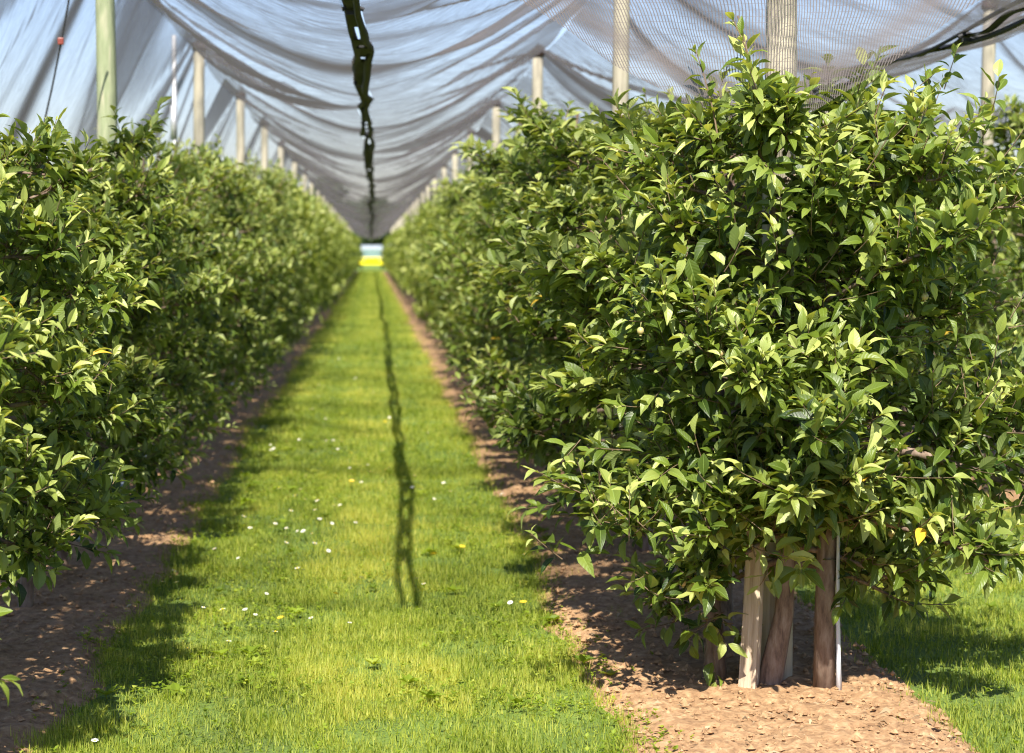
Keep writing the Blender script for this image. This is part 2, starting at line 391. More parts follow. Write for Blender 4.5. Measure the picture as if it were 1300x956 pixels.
def build_tree(tag_, seed, H=2.3, wscale=1.0, nbranch=26, per=13, leafsz=0.085, spacing=0.022, templates=T_MID, leafmat='leaf', twigs=True, ylen=0.62, side_scale=None, leaders=3, radius=0.028, zlow=0.6, fruits=0, extra=None):
    rg = np.random.default_rng(seed)
    LV = Leaves(); TW = []; BR = []
    # trunk
    tp = [(0, 0, -0.05)]; off = rg.normal(0, 0.02, 2)
    for k in range(1, 9):
        z = k / 8 * (H - 0.1); off = off + rg.normal(0, 0.018, 2); tp.append((off[0], off[1], z))
    tp = np.array(tp)
    trunk_r = np.linspace(radius * 1.15, 0.008, 9); trunk_r[0] = radius * 1.5
    tips = []
    for bi in range(nbranch):
        f = (bi + rg.random() * 0.8) / nbranch
        z0 = zlow + f * (H - zlow - 0.15)
        az = bi * 2.39996 + rg.normal(0, 0.35)
        ca, sa = math.cos(az), math.sin(az)
        z_t = z0 + rg.normal(0.06, 0.10)
        hw = env_halfwidth(z_t, H, wscale) * (0.72 + 0.42 * rg.random())
        if side_scale is not None: hw *= side_scale(ca, sa, z_t)
        L_ = 1.0 / math.sqrt((ca / hw) ** 2 + (sa / (ylen * hw / 0.56)) ** 2)
        k0 = z0 / H * 8; ki = min(int(k0), 7); p0 = tp[ki] + (tp[ki + 1] - tp[ki]) * (k0 - ki)
        pts = [p0]; nseg = 6; rise = rg.normal(0.18, 0.15) if f > .12 else rg.normal(-0.05, 0.12)
        side = rg.normal(0, 0.15)
        for s in range(1, nseg + 1):
            u = s / nseg
            pts.append(p0 + np.array([(ca - sa * side * u) * L_ * u, (sa + ca * side * u) * L_ * u, rise * L_ * u * 1.3 - (0.16 + 0.10 * (f < .3)) * L_ * u * u]))
        pts = np.array(pts); BR.append((pts, np.linspace(0.011, 0.004, nseg + 1) * (1.3 if f < 0.4 else 1)))
        ns = max(3, int(per * (0.5 + L_)))
        for k in range(ns):
            u = 0.22 + 0.78 * math.sqrt((k + rg.random()) / ns)
            x = u * nseg; i = min(int(x), nseg - 1); c = pts[i] + (pts[min(i + 1, nseg)] - pts[i]) * (x - i)
            outw = np.array([ca, sa, 0.0])
            d = outw * (0.25 + 0.75 * u) + np.array([0, 0, 0.75 + 0.5 * rg.random() - (1.1 * rg.random() if f < 0.25 else 0.1)]) + rg.normal(0, 0.42, 3)
            ln = (0.07 + 0.17 * rg.random() ** 1.5) * (1.25 if u > 0.8 else 1)
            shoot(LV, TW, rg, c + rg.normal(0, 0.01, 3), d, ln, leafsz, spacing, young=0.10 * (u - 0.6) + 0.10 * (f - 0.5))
            if fruits and rg.random() < fruits: tips.append(c + unit(d) * 0.09 + np.array([0, 0, -0.03]))
    for k in range(leaders):
        x, y = rg.normal(0, 0.16), rg.normal(0, 0.24)
        p = np.array([x, y, H - 0.28 + rg.normal(0, 0.06)])
        shoot(LV, TW, rg, p, [rg.normal(0, 0.2), rg.normal(0, 0.2), 1], 0.22 + 0.24 * rg.random(), leafsz * 0.9, spacing * 1.1, young=0.22, r0=0.004)
    if extra: extra(LV, TW, BR, rg)
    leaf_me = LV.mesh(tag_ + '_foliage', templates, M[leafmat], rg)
    V, F = tube_np([(tp, trunk_r)], 10); tv, tf = list(V), list(F)
    tm = mesh_np(tag_ + '_trunk', V, F, [4] * (len(F) // 4), [M['bark']])
    bv, bf = tube_np(BR, 6)
    nb = len(bf) // 4; idx = [0] * nb
    if twigs:
        v2, f2 = tube_np(TW, 3); bf = list(bf) + [i + len(bv) for i in f2]; bv = np.concatenate([bv, v2]); idx += [1] * (len(f2) // 4)
    bm_ = mesh_np(tag_ + '_branches', bv, bf, [4] * (len(bf) // 4), [M['bark'], M['twig']], mat_idx=idx)
    return dict(foliage=leaf_me, trunk=tm, branches=bm_, fruit=tips, nleaf=len(LV.P))

# ------------------------------------------------------------------ prototypes
HD = [build_tree('near_a', 101, 2.28, templates=T_HD, nbranch=34, per=23, leafsz=0.08, spacing=0.0165, zlow=0.72),
      build_tree('near_b', 102, 2.36, templates=T_HD, nbranch=34, per=23, leafsz=0.08, spacing=0.0165, zlow=0.72)]
MID = [build_tree('mid_%d' % i, 200 + i, 2.38 + 0.05 * i, templates=T_MID, nbranch=30, per=17, spacing=0.021) for i in range(4)]
LO = [build_tree('far_%d' % i, 300 + i, 2.5, templates=T_LO, nbranch=26, per=10, leafsz=0.125, spacing=0.031, leafmat='leaf_far', twigs=False) for i in range(3)]
VLO = [build_tree('remote_%d' % i, 400 + i, 2.5, templates=T_LO, nbranch=20, per=6, leafsz=0.22, spacing=0.05, leafmat='leaf_far', twigs=False) for i in range(2)]

def place_tree(x, y, pack, label, group, scale=1.0, rz=0.0, zs=1.0):
    root = empty('apple_tree', (x, y, 0), label, 'apple tree', group, rz)
    root.scale = (scale, scale, scale * zs)
    for part in ('trunk', 'branches', 'foliage'):
        o = bpy.data.objects.new(part, pack[part]); COL.objects.link(o); o.parent = root
    return root

ROW_L, ROW_R, ROW_R2 = -1.56, 1.53, 4.62
POST_L = [6.1, 12.06, 18.3, 23.9, 29.0, 34.6, 40.5] + [46.4 + 5.9 * i for i in range(21)]
POST_R = [7.35, 12.3, 18.6, 25.0, 31.0, 37.0] + [42.9 + 5.9 * i for i in range(21)]
POST_R2 = [9.0, 14.8, 20.2, 26, 32]
ORD = ['first', 'second', 'third', 'fourth', 'fifth', 'sixth', 'seventh', 'eighth', 'ninth', 'tenth', 'eleventh', 'twelfth', 'thirteenth', 'fourteenth', 'fifteenth', 'sixteenth']
def bay(posts, y):
    k = sum(1 for p in posts if p < y); return k

def tree_row(rowx, y0, y1, step, posts, rowname, short):
    i = 0; y = y0; rg = np.random.default_rng(int(abs(rowx) * 100))
    cnt = {}
    while y < y1:
        d = y
        pack = HD[i % 2] if d < 11 and rowx < 3 else MID[rg.integers(0, 4)] if d < 30 else LO[rg.integers(0, 3)] if d < 75 else VLO[rg.integers(0, 2)]
        k = bay(posts, y); cnt[k] = cnt.get(k, 0) + 1
        if k < 4 and y < 31:
            wh = ('nearer than' if k == 0 else 'beyond')
            lab = '%s apple tree %s the %s wooden post of the %s' % (ORD[cnt[k] - 1], wh, ORD[max(k - 1, 0)], short)
            grp = 'apple trees of the ' + short
        elif y < 75:
            lab = 'apple tree in the blurred middle of the %s, beyond its %s post' % (short, ORD[min(k - 1, 14)])
            grp = 'apple trees of the %s beyond its %s post' % (short, ORD[min(k - 1, 14)])
        else:
            lab = 'apple tree in the soft green far end of the %s' % short
            grp = 'apple trees at the far end of the ' + short
        rz = (0 if rg.random() < 0.5 else math.pi) + rg.normal(0, 0.2)
        g = (0.90 if rowx < 0 else 0.97) if d < 13 else (0.96 if rowx < 0 else 1.0) if d < 18 else 1.0 if d < 24 else 1.05 if rowx < 0 else 0.99
        tr = place_tree(rowx + rg.normal(0, 0.04), y, pack, lab, grp, scale=g * (0.98 + 0.07 * rg.random()), rz=rz, zs=0.94 + 0.12 * rg.random())
        if rowx > 0 and rowx < 3 and d < 26: tr.scale.x *= 1.2 if d < 14 else 1.14; tr.location.x -= 0.08 if d < 14 else 0.05
        y += step * (0.92 + 0.16 * rg.random()); i += 1
    return i

# the foreground end tree of the right row
def fg_side(ca, sa, z):
    s = 1.0
    if ca > 0.2: s *= 1.45 if z < 1.35 else 1.28
    if ca < -0.2: s *= 1.0 if z < 1.2 else 1.08
    return s
def fg_extra(LV, TW, BR, rg):
    shoot(LV, TW, rg, np.array([-0.05, -0.18, 2.0]), [-0.03, 0, 1], 0.46, 0.085, 0.026, young=0.2, r0=0.005)
    # tall leader left of the post top
    sp = np.array([-0.06, -0.12, 1.9])
    pts = [sp + np.array([-0.02 * k * k * 0.12 + 0.0, 0, 0.09 * k]) for k in range(7)]
    BR.append((np.array(pts), np.linspace(0.007, 0.003, 7)))
    shoot(LV, TW, rg, sp, [-0.12, 0, 1], 0.50, 0.085, 0.026, young=0.2, r0=0.005)
    for a, b in [((-0.12, -.1, 2.0), (-.7, 0, .5)), ((0.22, -0.1, 2.0), (0.1, -.1, 1)), ((0.42, -0.05, 2.0), (0.2, 0, 1)), ((0.60, 0.0, 1.95), (0.3, 0, 1)), ((-0.45, 0.05, 1.88), (-0.3, 0, 1)), ((-.62, 0, 1.8), (-.6, 0, .7)),
                 ((0.78, 0, 1.80), (1, 0, .45)), ((0.7, 0, 1.9), (.7, 0, .6)), ((.3, -.2, 1.9), (.2, -.4, .8)), ((-.35, -.2, 1.85), (-.2, -.4, .8))]:
        shoot(LV, TW, rg, np.array(a, float) + [0.12, 0, 0], b, 0.16 + 0.1 * rg.random(), 0.08, 0.022, young=0.15, r0=0.004)
    for k in range(230):
        z = 0.60 + 1.40 * rg.random(); a = rg.uniform(-2.9, -0.25); hw = 0.22 + 0.30 * rg.random()
        c = np.array([hw * math.cos(a), hw * 0.9 * math.sin(a) - 0.02, z])
        shoot(LV, TW, rg, c, [math.cos(a) * .6 + rg.normal(0, .3), math.sin(a) * .8, 0.35 + rg.normal(0, .35)], 0.10 + .14 * rg.random(), 0.086, 0.021, young=-0.05 + 0.1 * rg.random())
    for k in range(70):
        c = np.array([-0.40 + rg.normal(0, 0.17), -0.15 + rg.normal(0, 0.16), 0.72 + rg.normal(0, 0.13)])
        shoot(LV, TW, rg, c, [-0.4 + rg.normal(0, .4), rg.normal(-0.3, .4), rg.normal(0.5, 0.5)], 0.10 + .12 * rg.random(), 0.086, 0.022, young=0.05)
    for k in range(75):
        c = np.array([0.78 + rg.normal(0, 0.16), -0.05 + rg.normal(0, 0.2), 0.98 + rg.normal(0, 0.22)])
        shoot(LV, TW, rg, c, [0.5 + rg.normal(0, .4), rg.normal(-0.1, .4), rg.normal(0.5, 0.4)], 0.10 + .14 * rg.random(), 0.086, 0.022, young=0.03)
    for k in range(75):
        c = np.array([0.52 + rg.normal(0, 0.17), rg.normal(0, 0.18), 1.78 + rg.normal(0, 0.17)])
        shoot(LV, TW, rg, c, [0.35 + rg.normal(0, .35), rg.normal(0, .4), rg.normal(0.8, 0.4)], 0.10 + .14 * rg.random(), 0.082, 0.02, young=0.04)
    for k in range(60):
        c = np.array([rg.uniform(-0.32, 0.30), -0.16 + rg.normal(0, 0.09), 0.70 + rg.normal(0, 0.10)])
        shoot(LV, TW, rg, c, [rg.normal(0, .5), rg.normal(-0.4, .3), rg.normal(0.25, 0.5)], 0.10 + .12 * rg.random(), 0.084, 0.02, young=0.0)
    for k in range(90):
        c = np.array([0.10 + rg.normal(0, 0.10), -0.16 + rg.normal(0, 0.10), rg.uniform(0.8, 1.75)])
        shoot(LV, TW, rg, c, [rg.normal(0, .5), rg.normal(-0.3, .3), rg.normal(0.6, 0.4)], 0.10 + .12 * rg.random(), 0.084, 0.02, young=-0.06)
    # long low limb reaching right, and one at the lower left by the trunk
    limb = np.array([[0.02, 0, 0.88], [0.22, -0.14, 0.92], [0.5, -0.22, 0.88], [0.75, -0.2, 0.80], [0.98, -0.1, 0.70]])
    BR.append((limb, np.array([0.022, 0.02, 0.016, 0.012, 0.006])))
    for k in range(26):
        u = 0.45 + 0.55 * rg.random(); x = u * 4; i = min(int(x), 3); c = limb[i] + (limb[min(i + 1, 4)] - limb[i]) * (x - i)
        shoot(LV, TW, rg, c, [0.5 + rg.normal(0, .4), rg.normal(0, 0.6), rg.normal(-0.25, 0.6)], 0.12 + .1 * rg.random(), 0.09, 0.024, young=-0.12)
    for k in range(9):
        c = np.array([-0.22 + rg.normal(0, 0.05), -0.05 + rg.normal(0, 0.05), 0.34 - 0.02 * k + rg.normal(0, .03)])
        shoot(LV, TW, rg, c, [rg.normal(0.1, .6), -0.4, rg.normal(-0.3, 0.4)], 0.12, 0.085, 0.024, young=-0.1)
FG = build_tree('end_tree', 77, 2.28, wscale=1.08, nbranch=48, per=24, leafsz=0.080, spacing=0.0165, templates=T_HD, side_scale=fg_side, leaders=3, radius=0.034, zlow=0.46, fruits=0.05, extra=fg_extra)
end = place_tree(1.45, 7.2, FG, 'large leafy apple tree at the near end of the right row', 'apple trees of the right row', rz=0)
# fruitlets, parts of that tree
def uvsphere(r, n=10, m=7, sq=1.0):
    b = MB(); V = [(0, 0, r * sq)]; F = []
    for i in range(1, m):
        ph = math.pi * i / m
        for k in range(n): V.append((r * math.sin(ph) * math.cos(2 * math.pi * k / n), r * math.sin(ph) * math.sin(2 * math.pi * k / n), r * sq * math.cos(ph)))
    V.append((0, 0, -r * sq))
    for k in range(n): F.append((0, 1 + k, 1 + (k + 1) % n))
    for i in range(m - 2):
        for k in range(n): F.append((1 + i * n + k, 1 + (i + 1) * n + k, 1 + (i + 1) * n + (k + 1) % n, 1 + i * n + (k + 1) % n))
    for k in range(n): F.append((len(V) - 1, 1 + (m - 2) * n + (k + 1) % n, 1 + (m - 2) * n + k))
    b.add(V, F); return b
fb = uvsphere(0.013, sq=1.05); fb.tube([(0, 0, 0.012), (0.002, 0, 0.03)], 0.0015, 5); fb.tube([(0, 0, -0.018), (0, 0, -0.012)], [0.006, 0.003], 6)
fruit_me = fb.mesh('young_apple', M['apple'])
front = [p for p in FG['fruit'] if p[1] < -0.2][:60]
for p in front: link('young_apple', fruit_me, end, tuple(p))

nL = tree_row(ROW_L, 5.6, 163, 1.12, POST_L, 'left row, counting from the camera', 'left row')
nR = tree_row(ROW_R, 8.25, 163, 1.12, POST_R, 'right row, counting from the camera', 'right row')
nR2 = tree_row(ROW_R2, 12.4, 26.5, 1.12, POST_R2, 'row behind the large end tree', 'row beyond the next alley')
print('apple trees', nL, nR, nR2, 'fg leaves', FG['nleaf'])

# ------------------------------------------------------------------ posts
def post_meshes(H, r, mat, seed):
    rd = random.Random(seed); b = MB()
    lean = (rd.gauss(0, 0.004), rd.gauss(0, 0.003))
    pts = [(lean[0] * z + 0.004 * math.sin(z * 2 + seed), lean[1] * z, z) for z in np.linspace(-0.1, H, 16)]
    b.tube(pts, [r * (1.08 - 0.012 * i) for i in range(16)], 14, jitter=0.05, rnd=rd)
    c = MB(); t = pts[-1]
    c.tube([(t[0], t[1], H - 0.05), (t[0], t[1], H - 0.04), (t[0], t[1], H + 0.02), (t[0], t[1], H + 0.035)], [r * 0.96, r * 1.22, r * 1.15, r * 0.6], 14)
    return b.mesh('post_shaft', M[mat]), c.mesh('post_cap', M['cap'])
PM = [post_meshes(3.46, 0.055, 'post', s) for s in range(3)]
PG = post_meshes(3.46, 0.062, 'post_green', 9)
def add_post(x, y, me, label, group):
    root = empty('net_post', (x, y, 0), label, 'post', group)
    link('shaft', me[0], root); link('cap', me[1], root); return root
def posts(rowx, ys, rowname, lim):
    for i, y in enumerate(ys):
        if y > lim: break
        if i < 7:
            lab = '%s pale wooden net post of the %s, counting from the camera' % (ORD[i], rowname)
            g = 'net posts of the ' + rowname
        else:
            lab = 'thin far wooden net post rising from the distant part of the %s' % rowname
            g = 'distant net posts of the ' + rowname
        add_post(rowx, y, PM[i % 3], lab, g)
a_post = add_post(ROW_L, 12.06, PG, 'greenish algae-stained wooden post, the nearest standing out of the left row', 'net posts of the left row')
blk = MB(); blk.box((0.105, -0.05, 1.97), (0.05, 0.06, 0.075)); blk.box((0.062, -0.03, 1.97), (0.04, 0.03, 0.02))
link('wooden_block', bevel(blk.mesh('wooden_block', M['pinkwood'], False), 0.004), a_post)
posts(ROW_L, [p for p in POST_L if p > 13], 'left row', 160)
posts(ROW_R, POST_R[1:], 'right row', 160)
posts(ROW_R2, POST_R2[1:4], 'row beyond the next alley', 60)
add_post(1.50, 7.3, post_meshes(3.5, 0.06, 'post', 21), 'thick grey-brown end post half hidden inside the large end tree', 'net posts of the right row')
# stakes and old trunk at the foot of the end tree
b = MB(); b.tube([(0, 0, -.05), (0.012, 0.0, 0.3), (0.02, 0.01, 0.62), (0.03, .02, 0.98)], [0.045, 0.042, 0.04, 0.034], 4, jitter=0.04)
tag(link('wooden_stake', b.mesh('wooden_stake', M['stake'], False), None, (1.375, 7.16, 0), (0, R(1.5), R(20))), 'pale squared wooden stake standing left of the end post', 'stake')
b = MB(); b.tube([(0, 0, -.05), (0.0, 0.0, 0.3), (0.012, 0.01, 0.7), (0.02, .02, 1.3)], [0.042, 0.036, 0.034, 0.03], 9, jitter=0.08)
rt = empty('support_pole', (1.645, 7.10, 0), 'reddish brown pole bound with grey tape, right of the end post', 'pole')
link('pole', b.mesh('support_pole', M['bark']), rt)
b = MB(); b.tube([(0.048, -0.03, -0.02), (0.044, -0.035, 0.12), (0.038, -0.03, 0.35), (0.04, -0.028, 0.6), (0.045, -0.03, 0.95)], [0.012, 0.01, 0.008, 0.007, 0.006], 6, jitter=0.3)
link('tape', b.mesh('tape', M['tape']), rt)
b = MB(); b.tube([(0, 0, -.05), (0.01, 0.0, 0.12), (-0.01, 0.01, 0.4), (0.03, .02, 0.75), (0.02, .03, 1.25)], [0.05, 0.036, 0.03, 0.03, 0.02], 10, jitter=0.25)
tag(link('old_trunk', b.mesh('old_trunk', M['bark']), None, (1.27, 7.32, 0)), 'rough dark stem with peeling bark at the left foot of the end tree', 'tree stem')
# steel pole behind the left row
b = MB(); b.tube([(0, 0, 0), (0, 0, 1.6), (0.01, 0, 3.52)], 0.022, 10); b.tube([(0, 0, 2.6), (0, 0, 2.9)], 0.03, 10)
tag(link('steel_pole', b.mesh('steel_pole', M['steel']), None, (-1.75, 18.0, 0)), 'thin white metal pole between two wooden posts behind the left row', 'pole')
# cord with red clip holding the side curtain
b = MB()
P0 = np.array([-1.62, 11.4, 3.35]); P1 = np.array([-2.25, 11.9, 1.2])
b.tube([P0 + (P1 - P0) * t + np.array([0.05 * math.sin(math.pi * t), 0, 0]) for t in np.linspace(0, 1, 9)], 0.006, 6)
rt = empty('tie_cord', (0, 0, 0), 'thin dark tie cord with a red clip, against the net left of the greenish post', 'cord')
link('cord', b.mesh('cord', M['rope']), rt)
b = MB(); b.box((P0 + (P1 - P0) * 0.26 + np.array([0.035, -0.01, 0])), (0.034, 0.025, 0.04))
link('clip', bevel(b.mesh('clip', M['redplastic'], False), 0.006), rt)
# drip pipes and wires
for x, y0, nm, lb in ((ROW_L + 0.22, 9.0, 'left', 'blue-grey drip irrigation pipe slung low along the left row'), (ROW_R - 0.05, 7.3, 'right', 'blue-grey drip irrigation pipe running under the right row')):
    b = MB(); ys = np.arange(y0, 60, 0.6)
    b.tube([(x + 0.02 * math.sin(y * 0.9), y, (0.36 if nm == 'left' else .4) + 0.05 * math.sin(y * 0.55)) for y in ys], 0.014, 6)
    tag(link('drip_pipe', b.mesh('drip_pipe', M['pipe']), None), lb, 'pipe', 'drip pipes along the rows')

# ------------------------------------------------------------------ nets
ZT = 1.90  # net at the posts, above the eye
def seam_x(y, x0): return x0 - 0.09 * np.exp(-((y - 8.0) / 3.5) ** 2) + 0.10 * (vnoise2(y * 0.22, y * 0, 71) - 0.5) + 0.05 * (vnoise2(y * 0.9, y * 0, 72) - 0.5)
def panel(name, xa, xb, za, zb, posts_a, posts_b, y0, y1, sagp=1.6, seed=1, nu=22, dy=0.07, big=0.14, mat=None):
    """net panel from the post line (xa, za) to the seam (xb, zb); folds gather at the posts"""
    ys = [y0]; 
    while ys[-1] < y1: ys.append(ys[-1] + dy * max(1.0, ys[-1] / 22))
    ys = np.array(ys); us = np.linspace(0, 1, nu)
    U, Y = np.meshgrid(us, ys)
    P = np.array(sorted(posts_a))
    j = np.clip(np.searchsorted(P, Y), 1, len(P) - 1)
    pa, pb = P[j - 1], P[j]
    near = np.where(Y - pa < pb - Y, pa, pb)
    # fold coordinate: lines converge towards the post at u=0
    span = (pb - pa)
    rel = (Y - near) / (0.5 * span)                     # -1..1
    conv = 0.16 + 0.84 * U ** 0.7
    s = near + np.clip(rel / conv, -1.6, 1.6) * 0.5 * span * 0.9
    s = s + 0.35 * (fbm(U * 1.7, Y * 0.5, seed, 3) - 0.45)
    def rdg(sc, sd, p):
        n = vnoise2(s * sc, U * 0.35 + 3.1, sd); return n ** p
    folds = (rdg(1.1, seed + 5, 1) - 0.5) * big + (rdg(3.0, seed + 7, 1) - 0.5) * big * 0.45 + (rdg(7.0, seed + 9, 1) - 0.5) * big * 0.16 + (fbm(U * 9, Y * 5, seed + 12, 3) - 0.45) * 0.03
    amp = (0.06 + 0.94 * np.sin(math.pi * np.clip(U * 0.85 + 0.12, 0, 1)))
    # scallop: the edge between posts hangs a little below the wire
    scal = -0.16 * (1 - U) ** 1.5 * (1 - rel ** 2 * 0.98 - 0.02) * 0.8
    Z = EYE + za + (zb - za) * (1 - (1 - U) ** sagp) + folds * amp + scal * 0 - 0.14 * (1 - U) ** 2 * (1 - np.exp(-(Y - near) ** 2 / 0.6))
    xbb = xb if xb < -1 else (seam_x(Y, xb - 0.02 * np.sign(xb - xa)) if abs(xb) < 4 else xb)
    X = xa + (xbb - xa) * U + (fbm(U * 3, Y * 0.9, seed + 20, 2) - 0.4) * 0.06 * (1 - U)
    # dense bunched bands: at the posts, and where narrow folds double over
    dpost = np.abs(s - near)
    b1 = np.exp(-(dpost / (0.24 + 0.16 * vnoise2(Y * 0 + near, near, 4))) ** 2) * 0.22
    b2 = np.clip(vnoise2(s * 1.5, U * 0.3, seed + 31) - 0.70, 0, 1) * 0.8
    b3 = np.clip(vnoise2(s * 4.2, U * 1.3, seed + 33) - 0.70, 0, 1) * 0.8
    bunch = np.clip(b1 + b2 + b3, 0, 0.5)
    V = np.stack([X, Y, Z], -1).reshape(-1, 3); nY, nU = len(ys), nu
    i = np.arange((nY - 1))[:, None] * nU + np.arange(nU - 1)[None, :]
    F = np.stack([i, i + 1, i + nU + 1, i + nU], -1).reshape(-1)
    uv = np.stack([Y, U * abs(xb - xa)], -1).reshape(-1, 2)
    return mesh_np(name, V, F, np.full(len(F) // 4, 4), [M[mat or 'net']], {'bunch': bunch.ravel()}, uv)

SEAM0 = 0.0
def seam(root, x0, z, y0, y1, gap=0.030, nclips=60, seed=3, cs=1.3, rs=1.0):
    ys = np.arange(y0, y1, 0.07)
    for side in (-1, 1):
        op = 0.45 + 0.8 * np.clip(vnoise2(ys * 0.6, ys * 0, seed) - 0.15, 0, 1) * (0.4 + 0.6 * np.abs(np.sin(ys * math.pi / 1.3)))
        pts = [(seam_x(y, x0) + side * (0.012 + gap * o), y, EYE + z + 0.03 * math.sin(y * 1.7 + side) - 0.015 * side) for y, o in zip(ys, op)]
        r = [(0.014 + 0.011 * vnoise2(y * 1.6, side + 2, seed)) * rs for y in ys]
        V, F = tube_np([(pts, r)], 7)
        link('hem', mesh_np('hem', V, F, [4] * (len(F) // 4), [M['rope']]), root)
    # gathered net between the two hems, torn into gaps
    fb_ = MB(); W = 0.010 + gap * op
    for i in range(len(ys) - 1):
        if vnoise2(ys[i] * 3.1, ys[i] * 0, seed + 60) > 0.66: continue
        q = []
        for k in (i, i + 1):
            zz = EYE + z + 0.03 * math.sin(ys[k] * 1.7) + 0.012 * math.sin(ys[k] * 9)
            q.append([(float(seam_x(ys[k], x0)) + sg * W[k], ys[k], zz + dz) for sg in (-1, 1) for dz in (0, 0.008)])
        V = q[0] + q[1]
        fb_.add(V, [(0, 2, 6, 4), (1, 5, 7, 3)])
    link('gathered_net', fb_.mesh('gathered_net', M['rope']), root)
    cb = MB(); cb.tube([(-0.05, 0, 0.01), (0, 0, 0.03), (0.05, 0, 0.01)], 0.011, 6); cb.box((0, 0, -0.004), (0.06, 0.025, 0.02))
    cm = cb.mesh('clip', M['rope'], False)
    for k in range(nclips):
        y = y0 + 0.05 + cs * k
        if y > y1: break
        link('clip', cm, root, (float(seam_x(np.array(y), x0)), y, EYE + z + 0.03 * math.sin(y * 1.7)))

NY1 = 168
ZC = 1.10
net0 = empty('hail_net', (0, 0, 0), 'sagging grey hail net over the central grass alley, joined along a black seam', 'hail net', 'hail nets over the orchard')
link('panel', panel('net_left', ROW_L, -0.02, ZT, ZC, POST_L, POST_L, 6.5, NY1, seed=1), net0)
link('panel', panel('net_right', ROW_R, 0.02, ZT, ZC, POST_R, POST_R, 6.5, NY1, seed=40), net0)
seam(net0, 0.0, ZC, 6.6, NY1, nclips=98, cs=1.3)
net1 = empty('hail_net', (0, 0, 0), 'grey hail net over the next alley, seen at top right with a black seam', 'hail net', 'hail nets over the orchard')
link('panel', panel('net_next_left', ROW_R, 3.05, ZT, ZC, POST_R, POST_R, 8.6, 90, seed=60), net1)
link('panel', panel('net_next_right', ROW_R2, 3.09, ZT, ZC, POST_R2 + [38, 44, 50, 56, 62, 68, 74, 80, 86, 92], POST_R2, 8.6, 90, seed=80), net1)
seam(net1, 3.07, ZC, 8.6, 60, nclips=40, seed=8, gap=0.02, rs=0.6)
net2 = empty('hail_net', (0, 0, 0), 'distant grey hail net on the far right, past the next alley', 'hail net', 'hail nets over the orchard')
link('panel', panel('net_third_left', ROW_R2, 6.1, ZT, ZC, POST_R2 + [38, 44, 50, 56, 62, 68], POST_R2, 9, 70, seed=90), net2)
link('panel', panel('net_third_right', 7.7, 6.15, ZT, ZC, POST_R2 + [38, 44, 50, 56, 62, 68], POST_R2, 9, 70, seed=95), net2)
# side curtain on the left, from the post tops down and outward to the ground
def curtain():
    cur = empty('net_curtain', (0, 0, 0), 'blue-grey net curtain sloping down outside the left row of trees', 'net curtain')
    me = panel('net_curtain', ROW_L + 0.05, -3.15, ZT + 0.05, -1.5, [6.1] + POST_L[1:], POST_L, 5.0, 150, sagp=1.0, seed=120, nu=30, dy=0.06, big=0.05, mat='net_side')
    # fold displacement for a steep sheet goes sideways instead
    link('sheet', me, cur)
curtain()

# net end draped in front of the end post and over the end tree
def swag():
    nu, nv = 150, 46
    us = np.linspace(-0.02, 1.02, nu); vs = np.linspace(0, 1, nv)
    U, Vv = np.meshgrid(us, vs)
    X0 = 0.50 + U * 1.75
    q = (X0 - 1.36) / 0.74
    hem = EYE + 0.42 + 0.42 * np.abs(q) ** 1.25
    top = EYE + 1.75 + 0 * hem
    Z = hem + (top - hem) * Vv
    pinch = np.exp(-((X0 - 1.40) / 0.35) ** 2)
    Y = 7.02 + 0.55 * Vv + 0.10 * np.abs(q) + 0.035 * np.sin(X0 * 16 + Vv * 2.5) * (0.4 + 0.6 * (1 - Vv)) + 0.03 * (fbm(X0 * 5, Z * 4, 5, 3) - 0.45)
    X = X0 + 0.05 * (fbm(X0 * 2, Z * 2, 9, 3) - 0.45)
    band = np.exp(-((Z - hem - 0.11) / 0.045) ** 2)
    bunch = 0.62 * band + 0.2 * np.exp(-((Z - hem) / 0.02) ** 2) + 0.12 * np.clip(fbm(X0 * 7, Z * 1.2, 15, 3) - 0.5, 0, 1)
    V = np.stack([X, Y, Z], -1).reshape(-1, 3)
    i = np.arange((nv - 1))[:, None] * nu + np.arange(nu - 1)[None, :]
    F = np.stack([i, i + 1, i + nu + 1, i + nu], -1).reshape(-1)
    arc = (X0 - 1.36) / (0.45 + 0.55 * np.clip((Z - EYE - 0.42) / 1.0, 0, 1)) + 0.004 * np.sin(Z * 40)
    uv = np.stack([arc, Z], -1).reshape(-1, 2)
    me = mesh_np('draped_net', V, F, np.full(len(F) // 4, 4), [M['net_close']], {'bunch': np.clip(bunch, 0, 0.6).ravel()}, uv)
    tag(link('draped_net', me), 'loose end of hail net draped over the large end tree and its post', 'net')
swag()

# ------------------------------------------------------------------ ground, soil, grass
def grid(name, xs, ys, zf, mat):
    X, Y = np.meshgrid(xs, ys); Z = zf(X, Y)
    V = np.stack([X, Y, Z], -1).reshape(-1, 3); n = len(xs)
    i = np.arange(len(ys) - 1)[:, None] * n + np.arange(n - 1)[None, :]
    F = np.stack([i, i + 1, i + n + 1, i + n], -1).reshape(-1)
    return mesh_np(name, V, F, np.full(len(F) // 4, 4), [mat])
xs = np.concatenate([[-900, -300, -100, -40], np.linspace(-15, 15, 31), [40, 100, 300, 900]])
ys = np.concatenate([[-200, -40, -10], np.linspace(0, 60, 61), np.linspace(70, 200, 14), [300, 500, 900, 1600]])
gme = grid('ground', xs, ys, lambda X, Y: -0.02 + 0 * X, M['ground'])
tag(link('ground', gme), kind='structure', label='green orchard ground reaching to the horizon')

